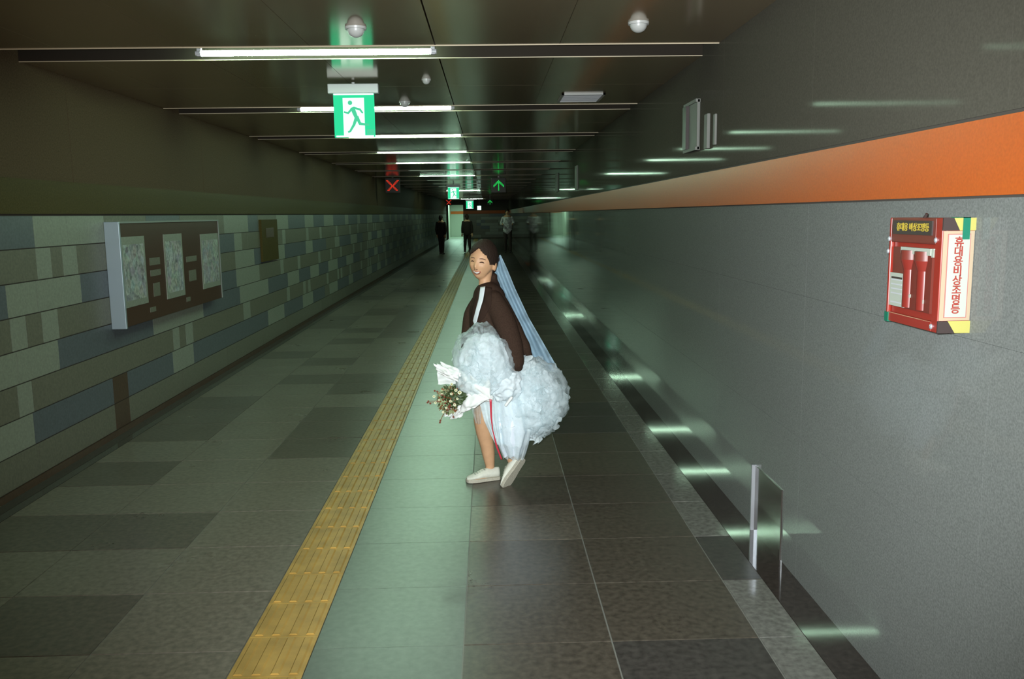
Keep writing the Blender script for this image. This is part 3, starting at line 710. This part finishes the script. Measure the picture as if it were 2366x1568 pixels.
def proj_strip(name, left, right, m, target, n=24, off=0.004, parent=bride):
    """strip hugging the front of a garment: left and right edges as (px, py) lists"""
    def samp(L, t):
        f_ = t * (len(L) - 1); i = min(int(f_), len(L) - 2); u = f_ - i; return (L[i][0] * (1 - u) + L[i + 1][0] * u, L[i][1] * (1 - u) + L[i + 1][1] * u)
    mb = MB(); vs = []; fs = []; c = 6
    for j in range(n + 1):
        a_ = samp(left, j / n); b_ = samp(right, j / n)
        for i in range(c + 1): u = i / c; vs.append(Q(a_[0] * (1 - u) + b_[0] * u, a_[1] * (1 - u) + b_[1] * u, -0.5))
    for j in range(n):
        for i in range(c): fs.append((j * (c + 1) + i, j * (c + 1) + i + 1, (j + 1) * (c + 1) + i + 1, (j + 1) * (c + 1) + i))
    mb.add(vs, fs, m, True); o = mb.build(name, parent)
    sw = o.modifiers.new('wrap', 'SHRINKWRAP'); sw.target = target; sw.wrap_method = 'PROJECT'; sw.use_project_y = True; sw.use_positive_direction = True; sw.use_negative_direction = False
    sw.offset = off
    s2 = o.modifiers.new('solid', 'SOLIDIFY'); s2.thickness = 0.003; s2.offset = 1
    return o
proj_strip('white_top', [(1111, 654), (1107, 680), (1100, 705), (1094, 728), (1098, 736)], [(1122, 652), (1117, 680), (1109, 705), (1103, 728), (1101, 736)], 'shirt', bj, off=0.003)
proj_strip('lapel', [(1124, 652), (1118, 682), (1110, 708), (1104, 732)], [(1137, 654), (1134, 690), (1122, 715), (1105, 734)], 'lapel', bj, off=0.006)
proj_strip('lapel', [(1104, 662), (1096, 690), (1090, 712), (1092, 728)], [(1108, 658), (1105, 682), (1099, 705), (1094, 728)], 'lapel', bj, off=0.006)

# tulle
def fbm(p, f0, o=4):
    v = 0; a_ = 1; s_ = 0
    for k in range(o): v += a_ * (1 - 2 * abs(noise.noise(p * f0))); s_ += a_; a_ *= 0.55; f0 *= 2.07
    return v / s_
def puff(mb, c, r, amp, seed, m, nu=110, nv=70, stretch=(1, 1, 1), rot=None):
    c = Vector(c); vs = []; fs = []
    for j in range(nv + 1):
        t = -pi / 2 + pi * j / nv
        for i in range(nu):
            a_ = 2 * pi * i / nu; d = Vector((cos(t) * cos(a_), cos(t) * sin(a_), sin(t)))
            p = Vector((d.x * stretch[0], d.y * stretch[1], d.z * stretch[2])) + Vector((seed * 3.1, seed * 1.7, seed * 0.9))
            h = 1 + amp * fbm(p, 1.9, 5) + amp * 0.5 * noise.noise(p * 0.9)
            q = Vector((d.x * r[0], d.y * r[1], d.z * r[2])) * h
            if rot: q = rot @ q
            vs.append(c + q)
    for j in range(nv):
        for i in range(nu): fs.append((j * nu + i, j * nu + (i + 1) % nu, (j + 1) * nu + (i + 1) % nu, (j + 1) * nu + i))
    mb.add(vs, fs, m, True)
def skirt_loft(mb, rings, amp, folds, seed, m, nu=140, sub=10, top=False):
    """rings: (px, py, depth, half width px, half depth m)"""
    vs = []; fs = []; L = []
    for i in range(len(rings) - 1):
        for k in range(sub):
            t = k / sub; u = t * t * (3 - 2 * t); L.append([rings[i][q] * (1 - u) + rings[i + 1][q] * u for q in range(5)])
    L.append(list(rings[-1]))
    for j, (px, py, d, hw, hd) in enumerate(L):
        w_ = j / (len(L) - 1)
        for i in range(nu):
            a_ = 2 * pi * i / nu
            h = 1 + amp * (0.35 + 0.65 * w_) * (0.6 * sin(a_ * folds + 2.5 * noise.noise(Vector((cos(a_) * 1.5 + seed, sin(a_) * 1.5, w_ * 2)))) + 0.8 * fbm(Vector((cos(a_) * 2 + seed, sin(a_) * 2, w_ * 1.6)), 1.3))
            c = Q(px, py, d); dz = 0.012 * noise.noise(Vector((a_ * 2.2, seed, 0))) * (1 if 0 < j < len(L) - 1 else 3)
            vs.append(c + Vector((hw * K * h * cos(a_), hd * h * sin(a_), dz)))
    for j in range(len(L) - 1):
        for i in range(nu): fs.append((j * nu + i, j * nu + (i + 1) % nu, (j + 1) * nu + (i + 1) % nu, (j + 1) * nu + i))
    mb.add(vs, fs, m, True)
def sheet(mb, edgeA, edgeB, m, n=30, c=16, ruff=0.02, fr=7.0, seed=0.0, bulge=0.0):
    """surface between two polylines of 3D points, with soft folds"""
    def samp(L, t):
        f_ = t * (len(L) - 1); i = min(int(f_), len(L) - 2); u = f_ - i; return Vector(L[i]).lerp(Vector(L[i + 1]), u)
    vs = []; fs = []
    for j in range(n + 1):
        A = samp(edgeA, j / n); B = samp(edgeB, j / n)
        for i in range(c + 1):
            u = i / c; p = A.lerp(B, u)
            p.y += ruff * sin(u * fr + seed) * (0.3 + j / n) - bulge * sin(pi * u) + ruff * 0.5 * noise.noise(Vector((u * 4, j / n * 4, seed)))
            vs.append(p)
    for j in range(n):
        for i in range(c): fs.append((j * (c + 1) + i, j * (c + 1) + i + 1, (j + 1) * (c + 1) + i + 1, (j + 1) * (c + 1) + i))
    mb.add(vs, fs, m, True)
us = MB()
skirt_loft(us, [(1160, 845, -0.03, 36, 0.14), (1172, 900, -0.06, 34, 0.16), (1180, 960, -0.08, 38, 0.15), (1181, 1000, -0.07, 35, 0.13), (1183, 1034, -0.06, 23, 0.09)], 0.07, 7, 2.0, 'satin')
us.build('underskirt', bride)
tu = MB()
PUFFS = (
    (Q(1121, 814, -0.16), (50 * K, 0.15, 58 * K), 0.20, 1, 'tulle_core', 0), (Q(1120, 811, -0.16), (60 * K, 0.18, 68 * K), 0.24, 3, 'tulle_thin', 60),
    (Q(1104, 860, -0.18), (40 * K, 0.12, 34 * K), 0.24, 4, 'tulle', 20),
    (Q(1158, 862, -0.14), (46 * K, 0.14, 40 * K), 0.24, 5, 'tulle_core', 26),
    (Q(1224, 905, -0.04), (56 * K, 0.16, 64 * K), 0.24, 6, 'tulle_core', 0), (Q(1231, 903, -0.04), (67 * K, 0.19, 78 * K), 0.26, 8, 'tulle_thin', 90),
    (Q(1244, 965, -0.02), (28 * K, 0.10, 32 * K), 0.30, 9, 'tulle_thin', 26), (Q(1218, 962, -0.02), (32 * K, 0.12, 38 * K), 0.26, 11, 'tulle_core', 16),
    (Q(1210, 842, -0.06), (32 * K, 0.10, 28 * K), 0.28, 10, 'tulle', 26), (Q(1176, 935, -0.10), (30 * K, 0.10, 60 * K), 0.20, 12, 'tulle_core', 14))
rf = random.Random(21)
def flounce(mb, c, nrm, size, m):
    """small ruffled fan of tulle springing from c along nrm"""
    nrm = nrm.normalized(); t_ = nrm.cross(Vector((rf.uniform(-1, 1), rf.uniform(-1, 1), rf.uniform(-1, 1)))).normalized(); b_ = nrm.cross(t_)
    ang = rf.uniform(1.6, 2.6); ph = rf.uniform(0, 6); fr = rf.uniform(7, 11); vs = []; fs = []; na, nr = 26, 5
    for j in range(nr + 1):
        q = j / nr
        for i in range(na + 1):
            a_ = -ang / 2 + ang * i / na; rr = size * q * (1 + 0.10 * sin(a_ * 9 + ph))
            vs.append(c + nrm * (rr * cos(a_)) + t_ * (rr * sin(a_)) + b_ * (size * 0.22 * q * q * sin(a_ * fr + ph)) + b_ * size * 0.3 * q * q)
    for j in range(nr):
        for i in range(na): fs.append((j * (na + 1) + i, j * (na + 1) + i + 1, (j + 1) * (na + 1) + i + 1, (j + 1) * (na + 1) + i))
    mb.add(vs, fs, m, True)
for (c, r, amp, sd, m, nf) in PUFFS:
    puff(tu, c, r, amp, sd, m)
    for k in range(nf):
        d = Vector((rf.gauss(0, 1), rf.gauss(0, 1) - 0.3, rf.gauss(0, 1))).normalized()
        p = c + Vector((d.x * r[0], d.y * r[1], d.z * r[2])) * 0.70
        flounce(tu, p, d + Vector((rf.uniform(-.5, .5), rf.uniform(-.5, .5), rf.uniform(-.5, .5))), max(r[0], r[2]) * rf.uniform(0.30, 0.46), 'tulle_thin')
skirt_loft(tu, [(1170, 880, -0.05, 36, 0.17), (1180, 930, -0.06, 44, 0.18), (1185, 970, -0.06, 44, 0.17), (1184, 1005, -0.06, 36, 0.14), (1186, 1042, -0.05, 23, 0.09)], 0.12, 9, 5.0, 'tulle')
tt = []
for q_ in range(3):
    e_ = -0.17 - 0.02 * q_
    sheet(tu, [Q(1108 - 3 * q_, 880, e_), Q(1111, 912, e_), Q(1119, 945, e_), Q(1133, 978, e_ + .02), Q(1142, 996, e_ + .03)], [Q(1150, 880, e_ - .01), Q(1152, 912, e_), Q(1152, 945, e_), Q(1154, 978, e_), Q(1156, 1004, e_)], 'tulle' if q_ else 'tulle_core', ruff=0.012, fr=11 + 3 * q_, seed=q_ * 1.7)
sheet(tu, [Q(1085, 900, -0.10), Q(1092, 935, -0.08), Q(1100, 965, -0.06)], [Q(1115, 890, -0.10), Q(1113, 935, -0.09), Q(1112, 965, -0.08)], 'tulle_thin', ruff=0.01, fr=9)
flounce(tu, Q(1240, 980, -0.05), Vector((0.35, -0.1, -1)), 0.085, 'tulle'); flounce(tu, Q(1262, 968, -0.04), Vector((0.5, 0, -0.8)), 0.07, 'tulle_thin'); flounce(tu, Q(1205, 825, -0.12), Vector((0.0, -0.3, 1)), 0.07, 'tulle')
tu.build('tulle_skirt', bride)
vl = MB()
sheet(vl, [Q(1148, 592, 0.06), Q(1140, 625, 0.08), Q(1158, 668, 0.08), Q(1180, 718, 0.10), Q(1205, 775, 0.10), Q(1225, 845, 0.10)],
      [Q(1158, 588, 0.06), Q(1172, 618, 0.08), Q(1190, 662, 0.08), Q(1222, 730, 0.08), Q(1254, 785, 0.06), Q(1294, 855, 0.04)], 'veil', ruff=0.018, fr=14, seed=0.4)
sheet(vl, [Q(1148, 590, 0.09), Q(1145, 625, 0.12), Q(1160, 668, 0.14), Q(1184, 718, 0.16), Q(1210, 780, 0.16), Q(1230, 850, 0.16)],
      [Q(1157, 586, 0.09), Q(1168, 618, 0.12), Q(1186, 662, 0.13), Q(1216, 730, 0.14), Q(1248, 785, 0.13), Q(1284, 858, 0.12)], 'veil', ruff=0.02, fr=11, seed=2.4)
vo = vl.build('veil', bride)

# shoes
def shoe(loc, rotm, name='shoe'):
    e = empty(name, (0, 0, 0)); e.parent = bride; e.matrix_basis = Matrix.Translation(loc) @ rotm.to_4x4()
    e.scale = (0.88, 0.88, 0.88)
    # local: toe towards -x, sole at z = 0, heel at x = +0.12
    secs = [(-0.125, 0.012, 0.030, 0.0), (-0.118, 0.030, 0.040, 0.0), (-0.095, 0.041, 0.048, 0.0), (-0.055, 0.046, 0.062, 0.0), (-0.015, 0.042, 0.082, 0.0), (0.025, 0.036, 0.088, 0.0), (0.065, 0.034, 0.086, 0.0), (0.100, 0.033, 0.090, 0.0), (0.115, 0.026, 0.088, 0.0), (0.121, 0.010, 0.070, 0.0)]
    mb = MB(); vs = []; fs = []; n = 22
    for (x, w_, h, _) in secs:
        for i in range(n):
            a_ = 2 * pi * i / n; cz, sz = cos(a_), sin(a_)
            yy = w_ * (abs(cz) ** 0.75) * (1 if cz > 0 else -1); zz = 0.018 + (h - 0.018) * (0.5 + 0.5 * sz)
            yy *= 1 - 0.38 * max(0, sz) ** 1.5
            vs.append((x, yy, zz))
    for j in range(len(secs) - 1):
        for i in range(n): fs.append((j * n + i, j * n + (i + 1) % n, (j + 1) * n + (i + 1) % n, (j + 1) * n + i))
    fs.append(tuple(range(n))); fs.append(tuple(len(vs) - n + i for i in range(n)))
    mb.add(vs, fs, 'shoe', True); mb.build('upper', e)
    s_ = MB(); out = []
    for (x, w_, h, _) in secs: out.append((x * 1.02, w_ + 0.003))
    for (x, w_, h, _) in reversed(secs): out.append((x * 1.02, -w_ - 0.003))
    s_.prism(out, 2, 0.0, 0.024, 'sole'); bevel(s_.build('sole', e), 0.003)
    l_ = MB()
    for k in range(5):
        x = -0.07 + k * 0.017; z = 0.060 + k * 0.0065
        l_.cyl((x, -0.022, z - 0.004), (x + 0.008, 0.022, z - 0.004), 0.003, 0.003, 'white_lab', 8); l_.cyl((x + 0.008, -0.022, z - 0.004), (x, 0.022, z - 0.004), 0.003, 0.003, 'white_lab', 8)
    l_.build('laces', e)
    return e
shoe(Q(1117, 1108, 0.02) + Vector((0, 0, 0.001)), Matrix.Rotation(R(18), 3, 'Z'))
# trailing foot: on its toes, heel raised, sole turned to the camera
ax = (Q(1165, 1114) - Q(1204, 1056)).normalized(); ax = Vector((ax.x, -0.12, ax.z)).normalized()      # heel to toe
nz = Vector((-0.62, 0.62, 0.40)); nz = (nz - ax * nz.dot(ax)).normalized()                             # up of the shoe
xx = -ax; yy_ = nz.cross(xx).normalized()
rm = Matrix((xx, yy_, nz)).transposed()
sh2 = shoe(Q(1188, 1080, -0.10) + Vector((0, 0, 0.004)), rm)

# ------------------------------------------------------------------ bouquet held low at her side
bq = empty('bouquet', (BRX, BRY, 0.0), label='bouquet of small flowers and leaves in white paper, held head down', cat='bouquet')
bq.rotation_euler = (0, R(0.9), 0)
BC = Q(1044, 897, -0.22)
pp = MB()
def crumple(mb, pts, depth, m, seed, n=16):
    """folded paper panel from four corners"""
    A, B, C_, D = [Q(*p) for p in pts]; vs = []; fs = []
    for j in range(n + 1):
        for i in range(n + 1):
            u, v = i / n, j / n; p = A.lerp(B, u).lerp(D.lerp(C_, u), v)
            p.y += depth * (sin(u * pi) * sin(v * pi)) + 0.014 * (1 - 2 * abs(noise.noise(Vector((u * 3.5 + seed, v * 2.5, seed))))); p.z += 0.006 * noise.noise(Vector((u * 5, v * 5, seed))); p.x += 0.006 * noise.noise(Vector((v * 5, u * 5, seed + 4)))
            vs.append(p)
    for j in range(n):
        for i in range(n): fs.append((j * (n + 1) + i, j * (n + 1) + i + 1, (j + 1) * (n + 1) + i + 1, (j + 1) * (n + 1) + i))
    mb.add(vs, fs, m, True)
crumple(pp, [(1016, 818, -0.20), (1072, 832, -0.20), (1074, 866, -0.16), (1018, 864, -0.20)], 0.03, 'paper', 1)
crumple(pp, [(1010, 812, -0.28), (1066, 830, -0.30), (1064, 852, -0.31), (1020, 832, -0.29)], -0.02, 'paper', 2)
crumple(pp, [(1025, 810, -0.26), (1072, 828, -0.27), (1070, 842, -0.29), (1030, 830, -0.28)], -0.02, 'paper', 3)
crumple(pp, [(1062, 828, -0.26), (1132, 842, -0.30), (1134, 892, -0.32), (1080, 866, -0.28)], -0.03, 'paper', 4)
crumple(pp, [(1080, 872, -0.28), (1136, 884, -0.32), (1098, 908, -0.31), (1064, 925, -0.28)], -0.03, 'paper', 5)
crumple(pp, [(1062, 908, -0.25), (1088, 898, -0.29), (1070, 932, -0.27), (1042, 942, -0.22)], -0.02, 'paper', 6)
crumple(pp, [(1034, 918, -0.18), (1070, 905, -0.22), (1062, 936, -0.22), (1030, 938, -0.18)], 0.02, 'paper', 7)
ppo = pp.build('wrapping_paper', bq); s_ = ppo.modifiers.new('solid', 'SOLIDIFY'); s_.thickness = 0.0015
stem = MB(); stem.limb([Q(1092, 894, -0.24), Q(1110, 890, -0.25), Q(1132, 890, -0.26)], [0.030, 0.026, 0.022], 'paper'); stem.build('handle', bq)
rl = random.Random(11)
def rvec(r):
    while True:
        v = Vector((rl.uniform(-1, 1), rl.uniform(-1, 1), rl.uniform(-1, 1)))
        if v.length < 1: return v.normalized() * r
def leaf(mb, c, d, L, w_, m):
    d = d.normalized(); s_ = d.orthogonal().normalized(); s_ = (Matrix.Rotation(rl.uniform(0, 6.28), 3, d) @ s_); n_ = d.cross(s_)
    mb.add([c, c + d * L * .5 + s_ * w_ + n_ * w_ * .3, c + d * L, c + d * L * .5 - s_ * w_ + n_ * w_ * .3, c + d * L * .5], [(0, 1, 4), (1, 2, 4), (2, 3, 4), (3, 0, 4)], m)
fo = MB(); fo.ell(BC + Vector((0.03, 0.03, 0)), (0.062, 0.06, 0.060), 'leaf', 24, 14)
for k in range(640):
    o = rvec(1); c = BC + Vector((o.x * 0.062 + 0.004, o.y * 0.06 + 0.01, o.z * 0.068)); m = rl.choice(['leaf', 'leaf', 'leaf', 'leaf2', 'leaf3'])
    if o.x < 0 or o.z < -0.3: m = rl.choice(['leaf', 'leaf2', 'leaf2', 'leaf3', 'leaf2'])
    leaf(fo, c, (o + Vector((-0.5, -0.3, -0.3)) * 0.6 + rvec(0.4)) if k % 2 else (o * 0.25 + rvec(1.0)), rl.uniform(0.015, 0.034), rl.uniform(0.004, 0.008), m)
# dark leaves pointing to the handle
for k in range(60): leaf(fo, Q(1068 + rl.uniform(-8, 6), 885 + rl.uniform(-14, 14), -0.285), Vector((1, 0, rl.uniform(-.4, .2))), rl.uniform(0.02, 0.05), 0.008, 'leaf')
fo.build('foliage', bq)
for (px, py, r) in ((1067, 874, 0.015), (1059, 869, 0.012), (1049, 877, 0.010), (1062, 888, 0.009), (1011, 885, 0.011), (1014, 899, 0.010), (1050, 856, 0.011), (1031, 917, 0.010), (1047, 893, 0.010), (1056, 901, 0.011), (1028, 880, 0.009), (1038, 908, 0.009), (1022, 893, 0.008)):
    fm = MB(); c = Q(px, py, -0.30 + (0.03 if px < 1030 else 0))
    for q in range(8):
        a_ = 2 * pi * q / 8; d = Vector((cos(a_), -0.35, sin(a_))).normalized(); s_ = Vector((-sin(a_), 0, cos(a_)))
        fm.add([c, c + d * r * .6 + s_ * r * .42, c + d * r * .9, c + d * r * .6 - s_ * r * .42], [(0, 1, 2, 3)], 'petal')
    fm.ell(c + Vector((0, -0.003, 0)), (r * .35, r * .2, r * .35), 'yel', 10, 6); fm.build('flower', bq)
for (px, py) in ((1012, 875), (998, 898), (1002, 903), (1029, 880), (1031, 890), (1043, 906), (1046, 902), (1024, 940), (1053, 928), (1036, 898), (1040, 912), (1019, 872), (996, 901), (1025, 936), (1034, 884), (1045, 910)):
    bb = MB(); bb.ell(Q(px, py, -0.30 if px > 1015 else -0.24), (0.0058, 0.0058, 0.0058), 'berry', 12, 8)
    bb.cyl(Q(px, py, -0.29 if px > 1015 else -0.24), BC.lerp(Q(px, py, -0.24), 0.4), 0.0012, 0.0012, 'leaf3', 6); bb.build('berry', bq)
rbn = MB()
sheet(rbn, [Q(1131, 888, -0.325), Q(1133, 930, -0.30), Q(1137, 960, -0.28), Q(1145, 1000, -0.25), Q(1156, 1032, -0.22)],
      [Q(1136, 888, -0.325), Q(1136.5, 930, -0.30), Q(1139, 960, -0.28), Q(1149, 1000, -0.25), Q(1160, 1033, -0.22)], 'ribbon', c=4, ruff=0.002, fr=3)
rbo = rbn.build('ribbon', bq); s_ = rbo.modifiers.new('solid', 'SOLIDIFY'); s_.thickness = 0.001
bt = MB(); bt.limb([Q(1166, 900, -0.33), Q(1178, 884, -0.33)], [0.008, 0.009], 'paper'); bt.build('ribbon_end', bq)

# ------------------------------------------------------------------ far walkers
def walker(x, y, h, label, top, bottom, stride, arms, skin='skin', turn=0.0):
    e = empty('person', (x, y, 0.010), label=label, cat='person'); e.rotation_euler = (0, 0, turn); s = h / 1.7
    V = lambda a_, b_, c_: Vector((a_ * s, b_ * s, c_ * s))
    b = MB()
    b.ell(V(0, 0, 1.58), (0.078 * s, 0.095 * s, 0.115 * s), 'skin', 20, 14); b.ell(V(0, -0.097, 1.565), (0.012 * s, 0.02 * s, 0.02 * s), 'skin', 8, 6)
    b.limb([V(0, 0.01, 1.5), V(0, 0.01, 1.40)], [0.052 * s, 0.06 * s], 'skin')
    b.limb([V(0, 0, 1.40), V(0, 0, 1.2), V(0, 0, 1.02), V(0, 0, 0.88)], [(0.15 * s, 0.09 * s), (0.16 * s, 0.11 * s), (0.13 * s, 0.10 * s), (0.16 * s, 0.11 * s)], 'skin')
    legs = []
    for sx in (-1, 1):
        fw_ = stride * sx; L = [V(0.08 * sx, 0, 0.88), V(0.09 * sx, -fw_ * 0.5 - 0.02, 0.48), V(0.10 * sx, -fw_, 0.08)]
        legs.append(L); b.limb(L, [0.085 * s, 0.055 * s, 0.036 * s], 'skin'); b.limb([V(0.10 * sx, -fw_, 0.05), V(0.105 * sx, -fw_ - 0.15, 0.035)], [0.036 * s, 0.03 * s], 'skin', sub=3)
    AL = []
    for sx in (-1, 1):
        if arms == 'down': A = [V(0.17 * sx, 0, 1.36), V(0.22 * sx, 0.02, 1.10), V(0.22 * sx, -0.06 * sx, 0.86)]
        else: A = [V(0.17 * sx, 0, 1.36), V(0.25 * sx, -0.03, 1.14), V(0.20 * sx, -0.22, 1.12)]
        AL.append(A); b.limb(A, [0.05 * s, 0.04 * s, 0.028 * s], 'skin'); hand(b, A[2], (A[2] - A[1]), sx, (0, 1, 0.2), 3, 0.3)
    remesh(b.build('body', e), 0.012, 2)
    hr = MB(); hr.ell(V(0, 0.015, 1.60), (0.087 * s, 0.103 * s, 0.118 * s), 'hair', 20, 12, z0=-0.25, z1=1); hr.ell(V(0, 0.06, 1.57), (0.075 * s, 0.06 * s, 0.11 * s), 'hair', 16, 10); hr.build('hair', e)
    j = MB(); j.limb([V(0, 0, 1.42), V(0, 0, 1.34), V(0, 0, 1.15), V(0, 0, 0.92), V(0, 0, 0.84)], [(0.09 * s, 0.08 * s), (0.19 * s, 0.11 * s), (0.185 * s, 0.13 * s), (0.18 * s, 0.13 * s), (0.18 * s, 0.13 * s)], top)
    for A in AL: j.limb([A[0], A[1], A[1].lerp(A[2], 0.85)], [0.062 * s, 0.052 * s, 0.042 * s], top)
    remesh(j.build('jacket' if bottom == 'cloth_dark' and top != 'cloth_white' else 'shirt', e), 0.014, 2)
    tr = MB()
    for L in legs: tr.limb([L[0], L[1], L[2] + V(0, 0, 0.02)], [0.10 * s, 0.07 * s, 0.055 * s], bottom)
    tr.limb([V(-0.06, 0, 0.88), V(0.06, 0, 0.88)], [0.10 * s, 0.10 * s], bottom); remesh(tr.build('trousers', e), 0.014, 2)
    for L in legs: sh = MB(); sh.limb([L[2] + V(0, 0.03, -0.035), L[2] + V(0, -0.17, -0.045)], [0.043 * s, 0.034 * s], 'blackp', sub=3); sh.build('shoe', e)
    return e
M['cloth_dark'] = mat('dark clothing', (0.030, 0.022, 0.018), 0.9, 0.2)
M['cloth_white'] = mat('white shirt cloth', (0.62, 0.62, 0.60), 0.8, 0.2, nscale=12, namt=0.5)
M['cloth_grey'] = mat('grey brown clothing', (0.07, 0.055, 0.045), 0.9, 0.2)
walker(-1.97, 36.2, 1.62, 'distant person in dark clothes on the left, near the tiled wall', 'cloth_dark', 'cloth_dark', 0.12, 'down', turn=R(160))
walker(-0.93, 37.8, 1.64, 'distant person in dark clothes in the middle of the walkway', 'cloth_dark', 'cloth_dark', 0.10, 'down', turn=R(190))
walker(0.81, 37.0, 1.84, 'distant person in a white top facing the camera', 'cloth_white', 'cloth_grey', 0.08, 'up')
